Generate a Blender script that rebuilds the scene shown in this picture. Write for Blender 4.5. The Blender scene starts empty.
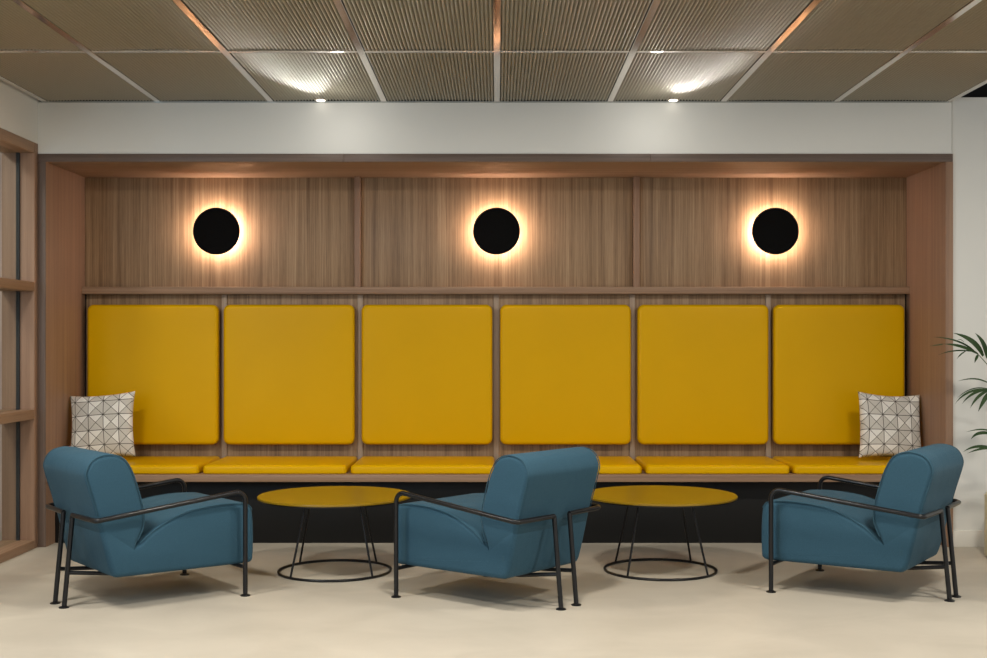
import bpy, bmesh, math, random
from mathutils import Vector, Matrix
random.seed(7)
S = bpy.context.scene
COL = S.collection
PI = math.pi

# ------------------------------------------------------------------ camera
F = 1210.0
H = 1.078
D = 6.425                      # distance to the plane of the alcove front
cam_d = bpy.data.cameras.new('camera')
cam = bpy.data.objects.new('camera', cam_d); COL.objects.link(cam)
cam.location = (0, 0, H); cam.rotation_euler = (PI/2, 0, 0)
cam_d.sensor_width = 36; cam_d.lens = F/987*36
cam_d.shift_x = -3.5/987; cam_d.shift_y = 15/987
cam_d.clip_end = 60
S.camera = cam

# ------------------------------------------------------------------ light
w = bpy.data.worlds.new('world'); S.world = w; w.use_nodes = True
bg = w.node_tree.nodes['Background']
bg.inputs[0].default_value = (1.0, 0.985, 0.945, 1); bg.inputs[1].default_value = 0.83

def area(name, loc, size, power, col, rot=(0, 0, 0), sy=None, spread=180):
    l = bpy.data.lights.new(name, 'AREA'); l.energy = power; l.color = col
    l.size = size
    if sy: l.shape = 'RECTANGLE'; l.size_y = sy
    else: l.shape = 'DISK'
    l.spread = math.radians(spread)
    o = bpy.data.objects.new(name, l); COL.objects.link(o)
    o.location = loc; o.rotation_euler = rot
    return o

WARM = (1.0, 0.94, 0.84)
for x in (-2.0, 0.0, 2.0):
    area('overhead_light', (x, 4.10, 2.33), 0.30, 41, WARM)
for x in (-1.6, 1.6):
    area('overhead_light', (x, 2.0, 2.33), 0.4, 24, WARM)
# daylight from a window far to the left, behind the photographer
area('overhead_light', (-3.4, 5.0, 2.7), 0.5, 30, WARM)       # added unseen fill, brightens the partition and the room beyond
area('window_light', (-3.1, 1.9, 1.5), 1.4, 42, (0.48, 0.74, 1.0), (0, math.radians(-90), math.radians(62)), sy=1.6)

vs = S.view_settings
vs.view_transform = 'Standard'; vs.look = 'None'; vs.gamma = 1; vs.exposure = 0.20
vs.use_curve_mapping = False

# ------------------------------------------------------------------ helpers
def setp(o, label=None, cat=None, group=None, kind=None):
    if label: o['label'] = label
    if cat: o['category'] = cat
    if group: o['group'] = group
    if kind: o['kind'] = kind
    return o

def thing(name, label, cat, loc=(0, 0, 0), rz=0, group=None, kind=None):
    o = bpy.data.objects.new(name, None); COL.objects.link(o)
    o.location = loc; o.rotation_euler = (0, 0, rz); o.empty_display_size = .1
    return setp(o, label, cat, group, kind)

def mesh_obj(name, verts, faces, mat, parent=None, smooth=True, angle=40, uvs=None):
    me = bpy.data.meshes.new(name); me.from_pydata([tuple(v) for v in verts], [], faces)
    bm = bmesh.new(); bm.from_mesh(me)
    bmesh.ops.recalc_face_normals(bm, faces=bm.faces)
    bm.to_mesh(me); bm.free()
    return finish(name, me, mat, parent, smooth, angle)

def finish(name, me, mat, parent, smooth=True, angle=40):
    me.materials.append(mat)
    if smooth:
        me.polygons.foreach_set('use_smooth', [True]*len(me.polygons))
        me.set_sharp_from_angle(angle=math.radians(angle))
    o = bpy.data.objects.new(name, me); COL.objects.link(o)
    if parent: o.parent = parent
    return o

def bm_obj(name, bm, mat, parent=None, smooth=True, angle=40):
    bmesh.ops.recalc_face_normals(bm, faces=bm.faces)
    me = bpy.data.meshes.new(name); bm.to_mesh(me); bm.free()
    return finish(name, me, mat, parent, smooth, angle)

def box(name, lo, hi, mat, parent=None, bev=0.0, seg=2):
    bm = bmesh.new()
    c = [(a+b)/2 for a, b in zip(lo, hi)]; s = [b-a for a, b in zip(lo, hi)]
    bmesh.ops.create_cube(bm, size=1, matrix=Matrix.Translation(c) @ Matrix.Diagonal((*s, 1)))
    if bev: bmesh.ops.bevel(bm, geom=bm.edges[:], offset=bev, segments=seg, profile=.5, affect='EDGES')
    return bm_obj(name, bm, mat, parent, bool(bev), 35)

def fillet(pts, r, n=7):
    """round the inner corners of a 3-D polyline"""
    pts = [Vector(p) for p in pts]; out = [pts[0]]
    for i in range(1, len(pts)-1):
        a, b, c = pts[i-1], pts[i], pts[i+1]
        rr = r[i-1] if isinstance(r, (list, tuple)) else r
        u = (a-b).normalized(); v = (c-b).normalized()
        ang = u.angle(v); d = rr/math.tan(ang/2)
        p0 = b+u*d; p1 = b+v*d
        cen = b+(u+v).normalized()*(rr/math.sin(ang/2))
        a0 = p0-cen; a1 = p1-cen; th = a0.angle(a1)
        for k in range(n+1):
            t = k/n
            out.append(cen+(a0*math.sin((1-t)*th)+a1*math.sin(t*th))/math.sin(th))
    out.append(pts[-1]); return out

def tube(name, pts, r, mat, parent=None, n=14, closed=False):
    pts = [Vector(p) for p in pts]; m = len(pts); V = []; Fc = []
    def tan(i):
        if closed: return (pts[(i+1) % m]-pts[i-1]).normalized()
        if i == 0: return (pts[1]-pts[0]).normalized()
        if i == m-1: return (pts[-1]-pts[-2]).normalized()
        return ((pts[i+1]-pts[i]).normalized()+(pts[i]-pts[i-1]).normalized()).normalized()
    t = tan(0); up = Vector((0, 0, 1)) if abs(t.z) < .9 else Vector((1, 0, 0))
    nrm = (up-t*up.dot(t)).normalized()
    for i in range(m):
        t = tan(i); nrm = (nrm-t*nrm.dot(t)).normalized(); b = t.cross(nrm)
        ri = r[i] if isinstance(r, (list, tuple)) else r
        for k in range(n):
            a = 2*PI*k/n
            V.append(pts[i]+(nrm*math.cos(a)+b*math.sin(a))*ri)
    for i in range(m if closed else m-1):
        j = (i+1) % m
        for k in range(n):
            k2 = (k+1) % n
            Fc.append((i*n+k, i*n+k2, j*n+k2, j*n+k))
    if not closed:
        Fc.append(tuple(range(n))[::-1]); Fc.append(tuple((m-1)*n+k for k in range(n)))
    return mesh_obj(name, V, Fc, mat, parent, True, 50)

def lathe(name, prof, mat, parent=None, n=48, loc=(0, 0, 0), axis='z'):
    V = []; Fc = []
    for (r, z) in prof:
        for k in range(n):
            a = 2*PI*k/n
            if axis == 'z': V.append((loc[0]+r*math.cos(a), loc[1]+r*math.sin(a), loc[2]+z))
            else: V.append((loc[0]+r*math.cos(a), loc[1]+z, loc[2]+r*math.sin(a)))
    m = len(prof)
    for i in range(m-1):
        for k in range(n):
            k2 = (k+1) % n
            Fc.append((i*n+k, i*n+k2, (i+1)*n+k2, (i+1)*n+k))
    Fc.append(tuple(range(n))[::-1]); Fc.append(tuple((m-1)*n+k for k in range(n)))
    return mesh_obj(name, V, Fc, mat, parent, True, 35)

def rrect(w, h, r, n=8):
    out = []
    for cx, cy, a0 in ((w/2-r, h/2-r, 0), (-w/2+r, h/2-r, 90), (-w/2+r, -h/2+r, 180), (w/2-r, -h/2+r, 270)):
        for k in range(n+1):
            a = math.radians(a0+90*k/n)
            out.append((cx+r*math.cos(a), cy+r*math.sin(a)))
    return out

def cushion(name, w, h, t, rc, re, puff, mat, parent=None, M=None):
    """rounded pad: lies in local XY, thickness along Z, from 0 to t (+puff at the centre)"""
    rings = []
    for k in range(5):                                  # lower edge
        a = PI/2*k/4; rb = re*.45
        rings.append((rb*(1-math.sin(a)), rb*(1-math.cos(a))))
    for k in range(1, 9):                               # upper edge
        a = PI/2*k/8
        rings.append((re*(1-math.cos(a)), t-re+re*math.sin(a)))
    for k in range(1, 13):
        s = k/12*.97; d = re+(min(w, h)/2-re)*s
        rings.append((d, t+puff*(1-(1-s)**3)*.5))
    V = []; Fc = []
    for d, z in rings:
        r = max(rc-d*.55, .004)
        V += [(x, y, z) for x, y in rrect(w-2*d, h-2*d, min(r, (min(w, h)-2*d)/2*.99))]
    n = len(rrect(1, 1, .1))
    for i in range(len(rings)-1):
        for k in range(n):
            k2 = (k+1) % n
            Fc.append((i*n+k, i*n+k2, (i+1)*n+k2, (i+1)*n+k))
    Fc.append(tuple(range(n))[::-1]); Fc.append(tuple((len(rings)-1)*n+k for k in range(n)))
    if M: V = [M @ Vector(v) for v in V]
    return mesh_obj(name, V, Fc, mat, parent, True, 60)

# ------------------------------------------------------------------ materials
def mat(name):
    m = bpy.data.materials.new(name); m.use_nodes = True
    nt = m.node_tree; return m, nt, nt.nodes['Principled BSDF']

def N(nt, typ, **kw):
    n = nt.nodes.new(typ)
    for k, v in kw.items(): setattr(n, k, v)
    return n

def L(nt, a, b): nt.links.new(a, b)

def plain(name, col, rough=.5, metal=0.0, bump=0, bscale=200, spec=.5, var=0):
    m, nt, p = mat(name)
    p.inputs['Base Color'].default_value = (*col, 1)
    p.inputs['Roughness'].default_value = rough; p.inputs['Metallic'].default_value = metal
    p.inputs['Specular IOR Level'].default_value = spec
    tc = N(nt, 'ShaderNodeTexCoord')
    if bump:
        no = N(nt, 'ShaderNodeTexNoise'); no.inputs['Scale'].default_value = bscale; no.inputs['Detail'].default_value = 3
        L(nt, tc.outputs['Object'], no.inputs['Vector'])
        b = N(nt, 'ShaderNodeBump'); b.inputs['Strength'].default_value = bump; b.inputs['Distance'].default_value = .002
        L(nt, no.outputs['Fac'], b.inputs['Height']); L(nt, b.outputs['Normal'], p.inputs['Normal'])
    if var:
        n2 = N(nt, 'ShaderNodeTexNoise'); n2.inputs['Scale'].default_value = 2.2; n2.inputs['Detail'].default_value = 4
        L(nt, tc.outputs['Object'], n2.inputs['Vector'])
        r = N(nt, 'ShaderNodeValToRGB')
        r.color_ramp.elements[0].position = .3; r.color_ramp.elements[1].position = .7
        r.color_ramp.elements[0].color = (*[c*(1-var) for c in col], 1)
        r.color_ramp.elements[1].color = (*[min(1, c*(1+var)) for c in col], 1)
        L(nt, n2.outputs['Fac'], r.inputs['Fac']); L(nt, r.outputs['Color'], p.inputs['Base Color'])
    return m

def wood(name, axis, dark, mid, light, rough=.5, seed=0.0, fine=1.0):
    """straight grained veneer, the grain runs along the axis (0 x, 1 y, 2 z)"""
    m, nt, p = mat(name)
    g = N(nt, 'ShaderNodeNewGeometry')
    def noise(sc_across, sc_along, detail, off):
        mp = N(nt, 'ShaderNodeMapping')
        s = [sc_across]*3; s[axis] = sc_along
        mp.inputs['Scale'].default_value = s; mp.inputs['Location'].default_value = (off+seed, off*1.7, off*2.3)
        no = N(nt, 'ShaderNodeTexNoise'); no.inputs['Scale'].default_value = 1; no.inputs['Detail'].default_value = detail
        no.inputs['Roughness'].default_value = .6
        L(nt, g.outputs['Position'], mp.inputs['Vector']); L(nt, mp.outputs['Vector'], no.inputs['Vector'])
        return no.outputs['Fac']
    a = noise(26, .35, 2, 3.1); b = noise(120*fine, 1.6, 3, 9.7); c = noise(420, 14, 2, 17.0)
    def mix(x, y, f):
        n = N(nt, 'ShaderNodeMix'); n.data_type = 'FLOAT'; n.inputs[0].default_value = f
        L(nt, x, n.inputs[2]); L(nt, y, n.inputs[3]); return n.outputs[0]
    v = mix(mix(a, b, .5), c, .18)
    r = N(nt, 'ShaderNodeValToRGB'); cr = r.color_ramp
    cr.elements[0].position = .36; cr.elements[0].color = (*dark, 1)
    cr.elements[1].position = .66; cr.elements[1].color = (*light, 1)
    e = cr.elements.new(.5); e.color = (*mid, 1)
    L(nt, v, r.inputs['Fac']); L(nt, r.outputs['Color'], p.inputs['Base Color'])
    p.inputs['Roughness'].default_value = rough; p.inputs['Specular IOR Level'].default_value = .35
    bu = N(nt, 'ShaderNodeBump'); bu.inputs['Strength'].default_value = .12; bu.inputs['Distance'].default_value = .001
    L(nt, v, bu.inputs['Height']); L(nt, bu.outputs['Normal'], p.inputs['Normal'])
    return m

WD, WM, WL = (0.153, 0.088, 0.045), (0.267, 0.164, 0.087), (0.391, 0.261, 0.150)
M_WZ = wood('walnut_vertical', 2, WD, WM, WL)
M_WX = wood('walnut_along', 0, (0.192, 0.111, 0.065), (0.253, 0.155, 0.094), (0.320, 0.206, 0.129))
M_WY = wood('walnut_deep', 1, (0.228, 0.132, 0.077), (0.302, 0.185, 0.112), (0.382, 0.245, 0.153))
M_SIDE = wood('walnut_side', 2, (0.205, 0.118, 0.073), (0.245, 0.144, 0.091), (0.289, 0.178, 0.113), fine=.6)
M_BAT = wood('pale_batten', 2, (.28, .20, .14), (.34, .25, .18), (.40, .31, .23))
M_EDGE = wood('walnut_dark_edge', 0, (0.080, 0.053, 0.040), (0.112, 0.076, 0.058), (0.152, 0.104, 0.080))
M_EDGEZ = wood('walnut_dark_edge_vertical', 2, (0.080, 0.053, 0.040), (0.112, 0.076, 0.058), (0.152, 0.104, 0.080))
M_WALL = plain('plaster_wall', (.64, .63, .59), .75, bump=.1, bscale=90)
M_BASE = plain('painted_baseboard', (.62, .60, .55), .5)
M_BLACK = plain('black_panel', (.006, .006, .006), .5, spec=.25)
M_VOID = plain('plenum_dark', (.01, .01, .01), .9)
M_STEEL = plain('black_powder_coat', (.006, .006, .007), .28, bump=.05, bscale=500, spec=.35)
M_SCON = plain('black_sconce', (.002, .002, .002), .8, spec=.1)
M_MUST = plain('mustard_leather', (.58, .325, .0), .36, bump=.02, bscale=300, var=.03, spec=.10)
M_TTOP = plain('mustard_table_top', (.20, .118, .002), .30, bump=.04, bscale=300)
M_CHROME = plain('polished_metal_bar', (.78, .72, .66), .13, metal=1.0)
M_POT = plain('cream_planter', (.50, .45, .30), .55)
M_SOIL = plain('potting_soil', (.03, .02, .012), .95, bump=.8, bscale=80)
M_GASK = plain('black_gasket', (.01, .01, .01), .6)

def fabric():
    m, nt, p = mat('teal_wool')
    tc = N(nt, 'ShaderNodeTexCoord')
    no = N(nt, 'ShaderNodeTexNoise'); no.inputs['Scale'].default_value = 420; no.inputs['Detail'].default_value = 2
    L(nt, tc.outputs['Object'], no.inputs['Vector'])
    r = N(nt, 'ShaderNodeValToRGB')
    r.color_ramp.elements[0].position = .3; r.color_ramp.elements[1].position = .7
    r.color_ramp.elements[0].color = (.016, .053, .083, 1); r.color_ramp.elements[1].color = (.031, .082, .121, 1)
    L(nt, no.outputs['Fac'], r.inputs['Fac']); L(nt, r.outputs['Color'], p.inputs['Base Color'])
    n2 = N(nt, 'ShaderNodeTexNoise'); n2.inputs['Scale'].default_value = 7; n2.inputs['Detail'].default_value = 2
    L(nt, tc.outputs['Object'], n2.inputs['Vector'])
    ad = N(nt, 'ShaderNodeMath', operation='MULTIPLY_ADD'); ad.inputs[1].default_value = 9.0
    L(nt, n2.outputs['Fac'], ad.inputs[0]); L(nt, no.outputs['Fac'], ad.inputs[2])
    b = N(nt, 'ShaderNodeBump'); b.inputs['Strength'].default_value = .5; b.inputs['Distance'].default_value = .0016
    L(nt, ad.outputs[0], b.inputs['Height']); L(nt, b.outputs['Normal'], p.inputs['Normal'])
    p.inputs['Roughness'].default_value = .85; p.inputs['Sheen Weight'].default_value = .06
    p.inputs['Sheen Roughness'].default_value = .4; p.inputs['Sheen Tint'].default_value = (.5, .75, .9, 1)
    p.inputs['Specular IOR Level'].default_value = .25
    return m
M_TEAL = fabric()
M_PIPE = plain('teal_piping', (.016, .060, .090), .85)

def floor_mat():
    m, nt, p = mat('polished_screed')
    g = N(nt, 'ShaderNodeNewGeometry')
    mp = N(nt, 'ShaderNodeMapping'); mp.inputs['Scale'].default_value = (1.7, 2.0, 1)
    no = N(nt, 'ShaderNodeTexNoise'); no.inputs['Scale'].default_value = 1.6; no.inputs['Detail'].default_value = 7
    no.inputs['Roughness'].default_value = .55; no.inputs['Distortion'].default_value = .6
    L(nt, g.outputs['Position'], mp.inputs['Vector']); L(nt, mp.outputs['Vector'], no.inputs['Vector'])
    r = N(nt, 'ShaderNodeValToRGB')
    r.color_ramp.elements[0].position = .33; r.color_ramp.elements[1].position = .68
    r.color_ramp.elements[0].color = (.405, .365, .300, 1); r.color_ramp.elements[1].color = (.465, .42, .348, 1)
    L(nt, no.outputs['Fac'], r.inputs['Fac']); L(nt, r.outputs['Color'], p.inputs['Base Color'])
    p.inputs['Roughness'].default_value = .5; p.inputs['Specular IOR Level'].default_value = .35
    return m
M_FLOOR = floor_mat()

def tile_mat():
    m, nt, p = mat('bronze_ribbed_metal')
    p.inputs['Base Color'].default_value = (.31, .285, .22, 1)
    p.inputs['Metallic'].default_value = .30; p.inputs['Roughness'].default_value = .42
    return m
M_TILE = tile_mat()

def emit(name, col, s):
    m, nt, p = mat(name)
    p.inputs['Base Color'].default_value = (*col, 1)
    p.inputs['Emission Color'].default_value = (*col, 1); p.inputs['Emission Strength'].default_value = s
    return m
M_GLOW = emit('sconce_diffuser', (1.0, .77, .64), 74)
M_SPOT = emit('downlight_lens', (1.0, .92, .80), 2.5)

def glass():
    m, nt, p = mat('clear_glass')
    out = nt.nodes['Material Output']
    tr = N(nt, 'ShaderNodeBsdfTransparent'); tr.inputs[0].default_value = (.93, .96, .95, 1)
    gl = N(nt, 'ShaderNodeBsdfGlossy'); gl.inputs['Roughness'].default_value = .02
    mx = N(nt, 'ShaderNodeMixShader')
    mx.inputs[0].default_value = .07; L(nt, tr.outputs[0], mx.inputs[1]); L(nt, gl.outputs[0], mx.inputs[2])
    L(nt, mx.outputs[0], out.inputs['Surface'])
    return m
M_GLASS = glass()

def pillow_mat():
    m, nt, p = mat('geometric_linen')
    uv = N(nt, 'ShaderNodeUVMap'); uv.uv_map = 'UVMap'
    sx = N(nt, 'ShaderNodeSeparateXYZ'); L(nt, uv.outputs['UV'], sx.inputs[0])
    def mth(op, a, b=None, c=None):
        n = N(nt, 'ShaderNodeMath', operation=op)
        for i, v in enumerate((a, b, c)):
            if v is None: continue
            if isinstance(v, (int, float)): n.inputs[i].default_value = v
            else: L(nt, v, n.inputs[i])
        return n.outputs[0]
    K = 4.35
    u = mth('MULTIPLY_ADD', sx.outputs[0], K, .55); v = mth('MULTIPLY_ADD', sx.outputs[1], K, .18)
    cu = mth('FLOOR', u); cv = mth('FLOOR', v)
    fu = mth('SUBTRACT', mth('FRACT', u), .5); fv = mth('SUBTRACT', mth('FRACT', v), .5)
    a = mth('GREATER_THAN', fu, fv); b = mth('GREATER_THAN', mth('ADD', fu, fv), 0)
    tid = mth('MULTIPLY_ADD', b, 2, a)
    cx = N(nt, 'ShaderNodeCombineXYZ'); L(nt, cu, cx.inputs[0]); L(nt, cv, cx.inputs[1]); L(nt, tid, cx.inputs[2])
    wn = N(nt, 'ShaderNodeTexWhiteNoise'); wn.noise_dimensions = '3D'; L(nt, cx.outputs[0], wn.inputs['Vector'])
    r = N(nt, 'ShaderNodeValToRGB'); r.color_ramp.interpolation = 'CONSTANT'
    r.color_ramp.elements[0].color = (.54, .515, .465, 1); r.color_ramp.elements[1].color = (.74, .72, .67, 1)
    r.color_ramp.elements[1].position = .62
    L(nt, wn.outputs['Value'], r.inputs['Fac'])
    # woven speckle
    tc = N(nt, 'ShaderNodeTexNoise'); tc.inputs['Scale'].default_value = 90; L(nt, uv.outputs['UV'], tc.inputs['Vector'])
    mx = N(nt, 'ShaderNodeMix'); mx.data_type = 'RGBA'; mx.blend_type = 'MULTIPLY'; mx.inputs[0].default_value = .35
    L(nt, r.outputs['Color'], mx.inputs[6])
    gr = N(nt, 'ShaderNodeValToRGB'); gr.color_ramp.elements[0].position = .3; gr.color_ramp.elements[1].position = .6
    gr.color_ramp.elements[0].color = (.6, .6, .6, 1)
    L(nt, tc.outputs['Fac'], gr.inputs['Fac']); L(nt, gr.outputs['Color'], mx.inputs[7])
    eu = mth('SUBTRACT', .5, mth('ABSOLUTE', fu)); ev = mth('SUBTRACT', .5, mth('ABSOLUTE', fv))
    d1 = mth('ABSOLUTE', mth('SUBTRACT', fu, fv)); d2 = mth('ABSOLUTE', mth('ADD', fu, fv))
    line = mth('MINIMUM', mth('MINIMUM', eu, ev), mth('MULTIPLY', mth('MINIMUM', d1, d2), .9))
    lm = mth('LESS_THAN', line, .022)
    dot = mth('LESS_THAN', mth('MAXIMUM', eu, ev), .06)
    lm = mth('MAXIMUM', lm, dot)
    m2 = N(nt, 'ShaderNodeMix'); m2.data_type = 'RGBA'
    L(nt, lm, m2.inputs[0]); L(nt, mx.outputs[2], m2.inputs[6]); m2.inputs[7].default_value = (.07, .062, .055, 1)
    L(nt, m2.outputs[2], p.inputs['Base Color'])
    p.inputs['Roughness'].default_value = .9; p.inputs['Specular IOR Level'].default_value = .2
    return m
M_PILLOW = pillow_mat()

def leaf_mat():
    m, nt, p = mat('palm_leaf')
    oi = N(nt, 'ShaderNodeTexNoise'); oi.inputs['Scale'].default_value = 14
    g = N(nt, 'ShaderNodeNewGeometry'); L(nt, g.outputs['Position'], oi.inputs['Vector'])
    r = N(nt, 'ShaderNodeValToRGB')
    r.color_ramp.elements[0].color = (.010, .030, .008, 1); r.color_ramp.elements[1].color = (.034, .066, .016, 1)
    L(nt, oi.outputs['Fac'], r.inputs['Fac']); L(nt, r.outputs['Color'], p.inputs['Base Color'])
    p.inputs['Roughness'].default_value = .5; p.inputs['Specular IOR Level'].default_value = .25
    return m
M_LEAF = leaf_mat()
M_STEM = plain('palm_stem', (.06, .09, .03), .6)

# ------------------------------------------------------------------ structure
XL, XR = -2.437, 2.42
ZC = 2.363
setp(box('floor', (-4.2, -2.0, -.1), (4.6, 7.4, 0), M_FLOOR), kind='structure')
setp(box('ceiling', (-4.2, -2.0, 2.90), (4.6, 7.4, 3.0), M_VOID), kind='structure')
# bulkhead above the alcove
setp(box('wall_back', (XL, D+.001, 2.0885), (XR-.005, D+.18, 2.361), M_WALL), kind='structure')
setp(box('wall_right', (XR+.001, D+.012, 0), (4.6, D+.18, 2.39), M_WALL), kind='structure')
setp(box('wall_rear', (-4.2, 7.09, 0), (4.6, 7.2, 2.9), M_VOID), kind='structure')
setp(box('baseboard_right', (XR+.001, D, 0), (4.6, D+.012, .088), M_BASE, bev=.002), kind='structure')
setp(box('trim_1', (XL+.02, D-.004, ZC-.004), (XR-.02, D+.03, ZC+.004), plain('grey_edge_trim', (.35, .36, .34), .35, metal=.6)), kind='structure')
setp(box('wall_left', (XL-.17, 3.2, 2.14), (XL, D+.18, 2.39), M_WALL), kind='structure')
setp(box('wall_beyond', (-4.1, 6.95, 0), (-2.62, 7.05, 2.9), plain('pale_wall_beyond', (.50, .38, .32), .8)), kind='structure')
box_l = box('wall_side', (-4.2, -2.0, 0), (-4.1, 7.09, 2.9), plain('neighbour_wall', (.48, .38, .32), .8)); setp(box_l, kind='structure')

# glazed timber partition on the left: frame, stiles, transoms, glass
win = thing('window_1', None, None, (XL, D, 0), kind='structure')
def wb(name, y0, y1, z0, z1, m, x0=-.173, x1=0.0, bev=.002):
    return box(name, (x0, y0-D, z0), (x1, y1-D, z1), m, win, bev)
wb('stile', D-.05, D+.0, .0, 2.14, M_SIDE)
wb('stile', 4.95, 5.02, .0, 2.14, M_SIDE); wb('stile', 3.2, 3.27, 0, 2.14, M_SIDE)
wb('top_rail', 3.2, D-.05, 2.085, 2.14, M_WY)
wb('bottom_rail', 3.2, D-.05, .0, .045, M_WY)
for z in (.683, 1.355):
    wb('transom', 3.2, D-.05, z, z+.05, M_WY, x0=-.075)
    wb('transom', 3.2, D-.05, z, z+.05, M_WY, x0=-.173, x1=-.093)
wb('gasket', D-.062, D-.05, .045, 2.085, M_GASK, x0=-.093, x1=-.075, bev=0)
wb('pane', 3.2, D-.062, .045, 2.085, M_GLASS, x0=-.088, x1=-.080, bev=0)

# ------------------------------------------------------------------ timber alcove
YB = 7.037                                             # back of the alcove
sur = thing('wood_alcove', 'walnut veneered alcove framing the whole bench under the white bulkhead', 'alcove', (0, D, 0))
def sb(name, lo, hi, m, bev=.0015):
    return box(name, (lo[0], lo[1]-D, lo[2]), (hi[0], hi[1]-D, hi[2]), m, sur, bev)
xi_l, xi_r = -2.395, 2.380
sb('side_panel', (XL, D, 0), (xi_l, YB, 2.087), M_SIDE)
sb('side_panel', (xi_r, D, 0), (XR, YB, 2.087), M_SIDE)
sb('soffit_panel', (xi_l, D, 2.045), (xi_r, YB, 2.087), M_WX)
sb('back_panel', (xi_l, YB+.02, 0), (xi_r, YB+.045, 1.40), M_WZ)
ex = [XL, -.813, .813, XR]                             # dark front edging, joined in three lengths
for a, b in zip(ex[:-1], ex[1:]):
    setp(sb('edge_strip', (a+.0008, D-.006, 2.045), (b-.0008, D, 2.087), M_EDGE, .001), 'dark edging strip')
setp(sb('edge_strip', (XL, D-.006, 0), (xi_l, D, 2.0445), M_EDGEZ, .001), 'dark edging strip')
setp(sb('edge_strip', (xi_r, D-.006, 0), (XR, D, 2.0445), M_SIDE, .001), 'edging strip')
dx = [-.806, .806]
pan = [(xi_l, dx[0]-.016), (dx[0]+.016, dx[1]-.016), (dx[1]+.016, xi_r)]
for a, b in pan:
    sb('upper_panel', (a+.002, 7.030, 1.405), (b-.002, 7.055, 2.045), M_WZ)
for x in dx:
    sb('divider', (x-.017, 6.985, 1.408), (x+.017, 7.03, 2.045), M_SIDE)
sb('ledge', (xi_l, 6.975, 1.367), (xi_r, 7.055, 1.408), M_WX, .003)
for i in range(-2, 3):
    sb('batten', (i*.792-.019, YB+.006, .384), (i*.792+.011, YB+.02, 1.366), M_BAT, .001)

# bench
bench = thing('bench', 'long built-in walnut bench board above recessed black plinth inside the alcove', 'bench', (0, D, 0))
box('seat_board', (xi_l+.001, .002, .345), (xi_r-.001, YB-D+.018, .382), M_WX, bench, .002)
box('plinth', (xi_l+.001, 6.555-D, 0), (xi_r-.001, 6.58-D, .344), M_BLACK, bench, .001)

# ------------------------------------------------------------------ bench upholstery
names = ['behind the left patterned pillow', 'second from the alcove left side, under left sconce',
         'third from left, just left of centre',
         'fourth from left, above the middle armchair',
         'fifth from left, behind the right round table', 'behind the right patterned pillow']
names2 = ['under the left patterned pillow at the bench end', 'second from left, between left armchair and left table',
          'third from left, directly behind the left round table', 'fourth from left, mostly hidden by the middle armchair',
          'fifth from left, behind the right round table', 'under the right patterned pillow at the bench end']
for i in range(6):
    x = (i-2.5)*.792+(-.009, -.014, -.009, 0, .003, -.003)[i]
    wd = .757
    M = Matrix.Translation((0, 0, .405)) @ Matrix.Rotation(PI/2, 4, 'X')
    t = thing('back_cushion', 'tall mustard leather back cushion, ' + names[i], 'cushion', (x, YB-.006, .496), group='mustard back cushions along the alcove wall')
    cushion('pad', wd, .81, .056, .038, .022, .010, M_MUST, t, M)
    x2 = (i-2.5)*.792-.004
    t = thing('seat_cushion', 'flat mustard leather bench seat cushion, ' + names2[i], 'cushion', (x2, 6.745, .382), group='mustard seat cushions along the bench')
    M = Matrix.Identity(4)
    cushion('pad', wd+.014, .545, .047, .026, .018, .010, M_MUST, t, M)

# ------------------------------------------------------------------ sconces
for x, nm in ((-1.613, 'left'), (-.003, 'middle'), (1.600, 'right')):
    t = thing('wall_sconce', f'black disc wall sconce with warm halo, {nm} one of the three on upper panels', 'wall light', (x, 7.030, 1.727), group='black disc sconces')
    lathe('backplate', [(.062, 0), (.062, -.036)], M_SCON, t, 40, axis='y')
    lathe('diffuser', [(.098, -.036), (.104, -.042), (.104, -.064), (.098, -.070)], M_GLOW, t, 48, axis='y')
    lathe('disc', [(.120, -.0705), (.1345, -.0725), (.1355, -.075), (.1345, -.0775), (.120, -.079)], M_SCON, t, 72, axis='y')

# ------------------------------------------------------------------ ceiling
T = .6
Y1 = 5.327                                             # cross rail
def tile_mesh(ylen):
    ribs = 35; sub = 8; nx = ribs*sub; ny = 10
    W = T-.034
    V = []; Fc = []
    for j in range(ny+1):
        yy = ylen*j/ny
        for i in range(nx+1):
            x = -W/2+W*i/nx
            sag = .004*(1-(2*x/W)**2)*(j/ny)**4       # far edge bows up a little
            V.append((x, yy, .010*(1-abs(math.sin(PI*i/sub)))+sag))
    for j in range(ny):
        for i in range(nx):
            a = j*(nx+1)+i; Fc.append((a, a+1, a+nx+2, a+nx+1))
    me = bpy.data.meshes.new('ribbed_tile'); me.from_pydata(V, [], Fc)
    me.materials.append(M_TILE)
    me.polygons.foreach_set('use_smooth', [True]*len(Fc))
    # give the sheet a real thickness and turned edges
    bm = bmesh.new(); bm.from_mesh(me)
    r = bmesh.ops.extrude_face_region(bm, geom=bm.faces[:])
    for v in [g for g in r['geom'] if isinstance(g, bmesh.types.BMVert)]: v.co.z = .026
    bmesh.ops.recalc_face_normals(bm, faces=bm.faces); bm.to_mesh(me); bm.free()
    me.set_sharp_from_angle(angle=math.radians(60))
    return me
far_me = tile_mesh(D-Y1-.030); near_me = tile_mesh(1.17)
place = ['beside the left wall', 'second from left wall', 'third from left, left of the left bright streak',
         'fourth from left, touching the left side of the centre rail']
place = ['against the left wall', 'second from the left wall', 'third from left wall, with bright streak', 'touching the centre rail on its left',
         'touching the centre rail on its right', 'third from right, with bright streak', 'second from the right end', 'at the right end']
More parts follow.
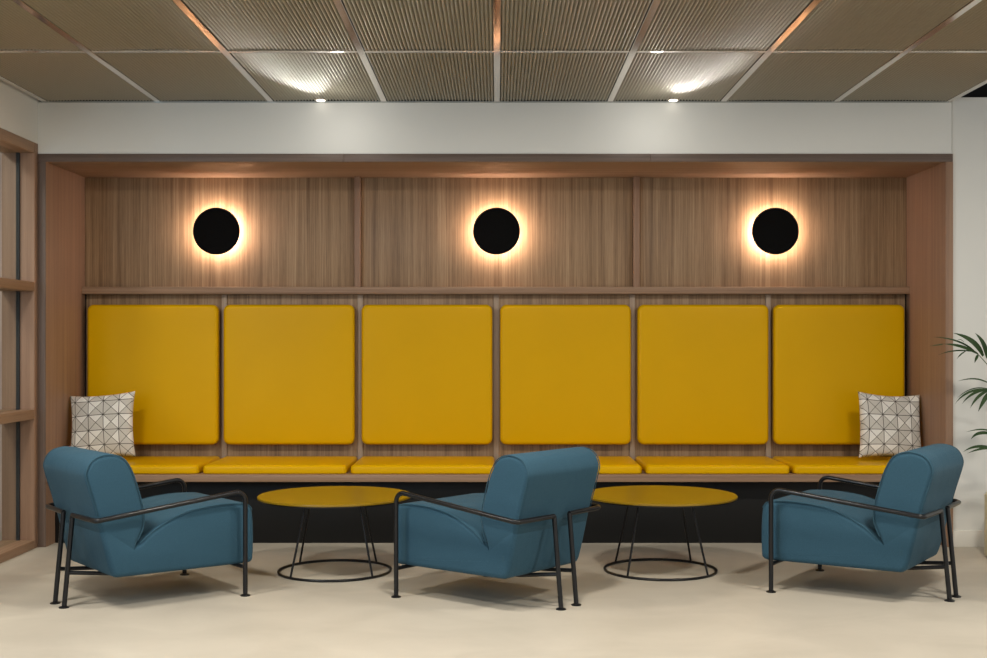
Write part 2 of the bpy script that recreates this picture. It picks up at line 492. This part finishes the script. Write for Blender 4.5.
for row, (me, y0, rn) in enumerate(((far_me, Y1+.016, 'in the row along the bulkhead'), (near_me, Y1-.016-1.17, 'in the nearer row'))):
    for i in range(8):
        o = bpy.data.objects.new('ribbed_panel', me); COL.objects.link(o)
        o.location = ((i-3.5)*T, y0, ZC)
        setp(o, f'ribbed ceiling panel {rn}, {place[i]}', 'ceiling panel', 'ribbed ceiling panels')
grid = thing('ceiling_grid', 'polished metal grid of rails framing the ribbed ceiling panels', 'ceiling grid', (0, D, ZC))
for i in range(-4, 5):
    box('rail', (i*T-.0155, 4.14-D, 0), (i*T+.0155, 0, .006), M_CHROME, grid, .0015, 1)
for i in range(8):
    box('cross_rail', ((i-4)*T+.016, Y1-.014-D, .0005), ((i-3)*T-.016, Y1+.014-D, .006), M_CHROME, grid, .001, 1)

# small downlights tucked between the last tiles and the bulkhead
for x, nm in ((-.93, 'left'), (.93, 'right')):
    t = thing('ceiling_downlight', f'small glowing downlight at the ceiling edge above the bulkhead, {nm} one', 'downlight', (x, 6.385, ZC+.0165), group='small edge downlights')
    lathe('housing', [(.030, .0), (.030, -.014), (.026, -.016)], M_CHROME, t, 32)
    lathe('lens', [(.024, -.016), (.022, -.019)], M_SPOT, t, 32)
    l = bpy.data.lights.new('bulkhead_fill', 'POINT'); l.energy = 1.3; l.color = (1, .98, .93); l.shadow_soft_size = .03  # added bare light clear of the fixture, makes the pool on the bulkhead
    o = bpy.data.objects.new('bulkhead_fill', l); COL.objects.link(o); o.parent = t; o.location = (-.12 if x > 0 else .12, -.26, -.16)
    l = bpy.data.lights.new('streak_fill', 'SPOT'); l.energy = 4.5; l.color = (1, .97, .92); l.shadow_soft_size = .02  # added spot without a fixture, aimed along the ribs to make the streak
    l.spot_size = math.radians(44); l.spot_blend = 1
    o = bpy.data.objects.new('streak_fill', l); COL.objects.link(o); o.parent = t; o.location = (.0, -.01, -.10)
    o.rotation_euler = (math.radians(-99), 0, 0)

# ------------------------------------------------------------------ armchair
def smooth_closed(pts, keep, it=3):
    """Chaikin on a closed profile, the kept corners stay sharp"""
    P = [(Vector((p[0], p[1])), k) for p, k in zip(pts, keep)]
    for _ in range(it):
        Q = []; n = len(P)
        for i in range(n):
            (a, ka), (b, kb) = P[i], P[(i+1) % n]
            if ka: Q.append((a, True))
            else: Q.append((a*.75+b*.25, False))
            if not kb: Q.append((a*.25+b*.75, False))
        # a plain vertex is replaced by its two cut points
        P = Q
    return P

def block(name, pts, keep, noinset, W, r, parent, bulge=.004):
    """profile (x,z) extruded along y with rolled side edges"""
    P = smooth_closed(pts, keep)
    n = len(P)
    area_ = sum(P[i][0].x*P[(i+1) % n][0].y-P[(i+1) % n][0].x*P[i][0].y for i in range(n))
    sg = 1 if area_ > 0 else -1
    nor = []
    for i in range(n):
        a = P[i-1][0]; b = P[(i+1) % n][0]; t = (b-a).normalized()
        nor.append(Vector((t.y, -t.x))*sg)
    for i in range(n):
        if (P[i][0]-Vector(B_)).length < 1e-5: nor[i] = Vector((-.96, -.279))
    segn = 6; V = []; Fc = []
    secs = []
    for k in range(segn+1):
        a = PI/2*k/segn; secs.append((-(W-r)-r*math.cos(a), r*(1-math.sin(a))))
    for k in range(1, 6): secs.append((-(W-r)+2*(W-r)*k/6, 0))
    secs += [(-y, d) for y, d in secs[:segn+1]][::-1]
    for y, d in secs:
        for i, (p, kp) in enumerate(P):
            dd = 0 if noinset(p) else d
            q = p-nor[i]*dd
            V.append((q.x, y, q.y))
    m = len(secs)
    for j in range(m-1):
        for i in range(n):
            i2 = (i+1) % n
            Fc.append((j*n+i, j*n+i2, (j+1)*n+i2, (j+1)*n+i))
    Fc.append(tuple(range(n))[::-1]); Fc.append(tuple((m-1)*n+i for i in range(n)))
    o = mesh_obj(name, V, Fc, M_TEAL, parent, True, 50)
    return o, P, nor

BW = .252
A_ = (-0.126, .240); B_ = (-0.263, .320)
back_pts = [A_, (-0.081, .320), (-0.077, .385), (-0.099, .470), (-0.127, .560), (-0.165, .622), (-0.229, .640), (-0.299, .624), (-0.329, .570),
            (-0.322, .530), (-0.290, .430), B_]
seat_pts = [A_, B_, (-0.224, .160), (-0.205, .132), (-0.160, .132), (0.350, .127), (0.411, .127), (0.417, .170), (0.417, .300), (0.406, .386), (0.325, .394), (0.235, .395),
            (0.114, .382), (0.024, .350), (-0.066, .300)]
def make_chair():
    t = thing('armchair', 'x', 'armchair', (0, 0, 0))
    near = lambda p: (p-Vector(A_)).length < .012
    o, P, nor = block('backrest', back_pts, [p in (A_, B_) for p in back_pts], near, BW, .022, t)
    def pip(P, nor, lo, hi, par, skip):
        for s in (-1, 1):
            pts = [Vector((p.x-n_.x*.003, s*(BW-.003), p.y-n_.y*.003)) for (p, k), n_ in zip(P, nor) if not skip(p)]
            tube('piping', pts, .0022, M_PIPE, par, 6)
    # order the profile so that the open run starts behind the crease
    pip(P[1:-1], nor[1:-1], 0, 0, o, lambda p: (p-Vector(A_)).length < .004 or (p-Vector(B_)).length < .02)
    o2, P2, nor2 = block('seat', seat_pts, [p in (A_, B_) for p in seat_pts], near, BW, .022, t)
    k0 = [i for i, (p, k) in enumerate(P2) if p.x > .37 and p.y > .355]
    run = sorted(range(len(P2)), key=lambda i: i)
    run = [i for i in run if i >= min(k0)]
    pip([P2[i] for i in run], [nor2[i] for i in run], 0, 0, o2, lambda p: False)
    # steel frame
    R = .0100; a = .304; rb = .053
    for s in (-1, 1):
        xf = .345
        pts = [(xf, s*a, .20), (xf, s*a, .4505), (-.298, s*.290, .376), (-.306, s*rb, .376)]
        arm = tube('armrest', fillet(pts, [.040, .022], 8), R, M_STEEL, t)
        fl = tube('leg', [(xf, s*a, .006), (xf, s*a, .20)], R, M_STEEL, t)
        lathe('foot_pad', [(.021, 0), (.021, .004), (.012, .008)], M_STEEL, fl, 24, (xf, s*a, 0))
        rl = tube('leg', [(-.341, s*rb, .006), (-.306, s*rb, .378)], R, M_STEEL, t)
        lathe('foot_pad', [(.021, 0), (.021, .004), (.012, .008)], M_STEEL, rl, 24, (-.341, s*rb, 0))
        tube('stretcher', fillet([(-.326, s*rb, .142), (-.150, s*rb*1.6, .122), (.30, s*.15, .122)], .05, 4), .0085, M_STEEL, t)
    tube('front_crossbar', [(.345, -.304, .122), (.345, .304, .122)], .0085, M_STEEL, t)
    # tiny stitched maker's tag low on one side
    box('tag', (-.205, BW-.001, .205), (-.193, BW+.0008, .228), M_PIPE, t, .0006, 1)
    return t

def copy_tree(o, parent=None):
    c = o.copy(); COL.objects.link(c)
    if parent: c.parent = parent
    for ch in o.children: copy_tree(ch, c)
    return c

chair = make_chair()
lab = ['teal armchair at left, facing right, its back toward the partition and left pillow',
       'teal armchair in the middle, facing left, between the two round tables',
       'teal armchair at right, facing left, its back toward the palm']
pose = [(-1.537, 5.220, .680), (.030, 5.189, 2.454), (1.647, 5.330, 2.537)]
for i, (x, y, a) in enumerate(pose):
    c = chair if i == 0 else copy_tree(chair)
    c.location = (x, y-.02, 0); c.rotation_euler = (0, 0, a); c['label'] = lab[i]; c['group'] = 'teal lounge armchairs'

# ------------------------------------------------------------------ coffee tables
def make_table():
    t = thing('round_table', 'x', 'coffee table', group='round mustard coffee tables')
    lathe('table_top', [(.357, .351), (.3615, .353), (.3625, .357), (.3615, .361), (.358, .3635)], M_TTOP, t, 96)
    setp(lathe('rim', [(.352, .346), (.3605, .347), (.3612, .3525), (.352, .3528)], M_STEEL, t, 96), 'thin black metal rim under the top')
    R = .264
    tube('base_ring', [(R*math.cos(2*PI*k/72), R*math.sin(2*PI*k/72), .0065) for k in range(72)], .0062, M_STEEL, t, 10, closed=True)
    for k in range(4):
        a = PI/4+PI/2*k+.05
        tube('leg', [(R*math.cos(a), R*math.sin(a), .009), (.172*math.cos(a), .172*math.sin(a), .348)], .0052, M_STEEL, t, 10)
    return t
tb = make_table(); tb.location = (-.768, 5.734, 0)
tb['label'] = 'round mustard coffee table with black wire base, between left and middle armchairs'
t2 = copy_tree(tb); t2.location = (.777, 5.759, 0)
t2['label'] = 'round mustard coffee table with black wire base, between middle and right armchairs'

# ------------------------------------------------------------------ scatter pillows
def pillow(label, M, seed):
    rnd = random.Random(seed); n = 36; Wp = .368; th = .055
    V = []; UV = []
    def pt(u, v, s):
        a = 2*u-1; b = 2*v-1
        x = a*Wp/2*(1-.085*(1-b*b)*abs(a)**2); y = b*Wp/2*(1-.085*(1-a*a)*abs(b)**2)
        e = max(0, (1-a**2))**.5*max(0, (1-b**2))**.5
        z = s*th*(e**.62)*(1+.10*math.sin(3*a+2*b+seed))+.010*math.sin(2.2*a+seed)*b
        z += s*.004*math.sin(11*a+seed)*max(0, abs(b)-.6)*e*4
        return (x, y, z)
    Fc = []
    for s in (1, -1):
        for j in range(n+1):
            for i in range(n+1):
                V.append(pt(i/n, j/n, s)); UV.append((i/n, j/n))
    o_ = (n+1)**2
    for j in range(n):
        for i in range(n):
            a = j*(n+1)+i
            Fc.append((a, a+1, a+n+2, a+n+1)); Fc.append((o_+a, o_+a+n+1, o_+a+n+2, o_+a+1))
    me = bpy.data.meshes.new('pillow'); me.from_pydata([M.to_3x3() @ Vector(v) for v in V], [], Fc)
    uvl = me.uv_layers.new(name='UVMap')
    for lp in me.loops: uvl.data[lp.index].uv = UV[lp.vertex_index]
    bm = bmesh.new(); bm.from_mesh(me); bmesh.ops.remove_doubles(bm, verts=bm.verts, dist=1e-5)
    bmesh.ops.recalc_face_normals(bm, faces=bm.faces); bm.to_mesh(me); bm.free()
    o = finish('pillow', me, M_PILLOW, None, True, 70)
    o.location = M.translation
    setp(o, label, 'pillow', 'geometric scatter pillows')
def PM(loc, lean, yaw, roll):
    return Matrix.Translation(loc) @ Matrix.Rotation(yaw, 4, 'Z') @ Matrix.Rotation(PI/2-lean, 4, 'X') @ Matrix.Rotation(roll, 4, 'Z')
pillow('cream pillow with black triangle line pattern in the left corner of the bench', PM((-2.198, 6.74, .622), .20, .0, .07), 1)
pillow('cream pillow with black triangle line pattern in the right corner of the bench', PM((2.192, 6.75, .622), .20, .12, -.05), 4)

# ------------------------------------------------------------------ palm
palm = thing('potted_palm', 'green potted palm in a cream planter at the right wall, fronds reaching in', 'plant', (2.665, 6.08, 0))
PX, PY = 2.665, 6.08
lathe('planter', [(.185, 0), (.20, .008), (.20, .312), (.196, .32), (.184, .32), (.180, .30)], M_POT, palm, 48)
lathe('soil', [(.179, .285), (.179, .30), (.10, .306)], M_SOIL, palm, 32)
def bez(p0, p1, p2, n):
    return [p0*(1-t)**2+p1*2*t*(1-t)+p2*t*t for t in [k/n for k in range(n+1)]]
def leaflet(base, ctrl, tip, w, par, face=Vector((0, -1, .35))):
    P = bez(Vector(base), Vector(ctrl), Vector(tip), 10); V = []; Fc = []
    for k, p in enumerate(P):
        t = k/10
        tg = (P[min(k+1, 10)]-P[max(k-1, 0)]).normalized()
        sd = tg.cross(face).normalized(); up = sd.cross(tg).normalized()
        ww = w*.5*(math.sin(PI*min(1, t*.93+.09))**.75)*(1-.35*t)
        th = .0008
        V += [p+sd*ww+up*ww*.3, p-up*th, p-sd*ww+up*ww*.3, p+up*th*.6]
    for k in range(10):
        for j in range(4):
            j2 = (j+1) % 4
            Fc.append((k*4+j, k*4+j2, k*4+4+j2, k*4+4+j))
    Fc.append((3, 2, 1, 0)); Fc.append((40, 41, 42, 43))
    return mesh_obj('leaflet', V, Fc, M_LEAF, par, True, 80)
SC = F/PY
def W2(px, py, dy=0.0):                                # point of the palm's own plane, relative to the planter
    y = PY+dy
    return Vector(((px-497)*y/F-PX, dy, H-(py-344)*y/F))
def frond(stem, leaves):
    f = tube('frond', fillet([Vector(s) for s in stem], .05, 4), [.0055-.0035*k/((len(stem)-2)*5+1) for k in range((len(stem)-2)*5+2)], M_STEM, palm, 8)
    for b, c, tp, w_ in leaves: leaflet(b, c, tp, w_, f)
    return f
frond([(-.02, 0, .30), (-.06, 0, .72), (-.165, 0, .935), W2(977, 353)],
      [(W2(978, 354), W2(961, 344, -.02), W2(943, 344, -.03), .020), (W2(943.5, 344, -.03), W2(939, 345, -.03), W2(929, 346, -.03), .006),
       (W2(976, 353), W2(962, 338, .02), W2(932, 337, .04), .012),
       (W2(983, 356), W2(975, 338, -.04), W2(953, 333, -.06), .034), (W2(975, 352), W2(955, 348, .03), W2(938, 355, .05), .009),
       (W2(966, 351), W2(960, 354, .02), W2(957, 359, .03), .008), (W2(978, 355), W2(976, 358, -.02), W2(974.5, 363, -.03), .016),
       (W2(987, 358), W2(985, 342, -.03), W2(975, 333, -.05), .030), (W2(990, 360), W2(992, 340, -.03), W2(1002, 330, -.05), .03),
       (W2(993, 366), W2(1004, 350, -.03), W2(1022, 344, -.05), .03), (W2(964, 342), W2(960, 338, .0), W2(957, 340, .0), .004)])
frond([(-.01, -.02, .30), (-.04, -.02, .58), (-.12, -.02, .78), W2(988, 389)],
      [(W2(990, 384, .02), W2(976, 375, .04), W2(957, 381.5, .05), .010), (W2(989, 389), W2(970, 384, .03), W2(955.5, 400, .04), .007),
       (W2(988, 389.5), W2(966, 388), W2(955, 404, -.03), .014), (W2(988, 390), W2(972, 390), W2(962, 404, -.03), .016),
       (W2(989, 390.5), W2(977, 394), W2(970, 408.5, -.03), .018), (W2(991, 391), W2(984, 398), W2(978, 412, -.03), .026),
       (W2(998, 394), W2(1004, 402), W2(1004, 420, -.03), .024), (W2(1000, 396), W2(1016, 386), W2(1030, 398, -.03), .024)])
frond([(.0, .02, .30), (-.03, .02, .45), (-.09, .02, .60), W2(991, 434)],
      [(W2(992, 432), W2(983, 427, .03), W2(966, 432, .05), .010), (W2(993, 434), W2(976, 430), W2(971, 439.5, -.03), .020),
       (W2(996, 450, -.02), W2(977, 442, -.04), W2(963, 452, -.05), .018), (W2(996, 449), W2(984, 446), W2(967, 453.5, .02), .016),
       (W2(996, 440), W2(1002, 450), W2(1004, 464, -.03), .02)])
for k in range(4):                                     # fronds leaning away past the picture edge
    a = -1.1+k*.75; c, s = math.cos(a), math.sin(a)*.55
    tip = Vector((c*.38, s*.38, 1.05-.06*k)); mid = Vector((c*.14, s*.14, .82))
    lv = []
    for q in range(7):
        t = .55+.07*q; b_ = mid.lerp(tip, (t-.5)*2)
        for sgn in (-1, 1):
            d = Vector((c*.12-sgn*s*.3, s*.12+sgn*c*.12, -.05)); lv.append((b_, b_+d*.5+Vector((0, 0, .05)), b_+d, .022))
    frond([(c*.03, s*.03, .30), mid, tip], lv)
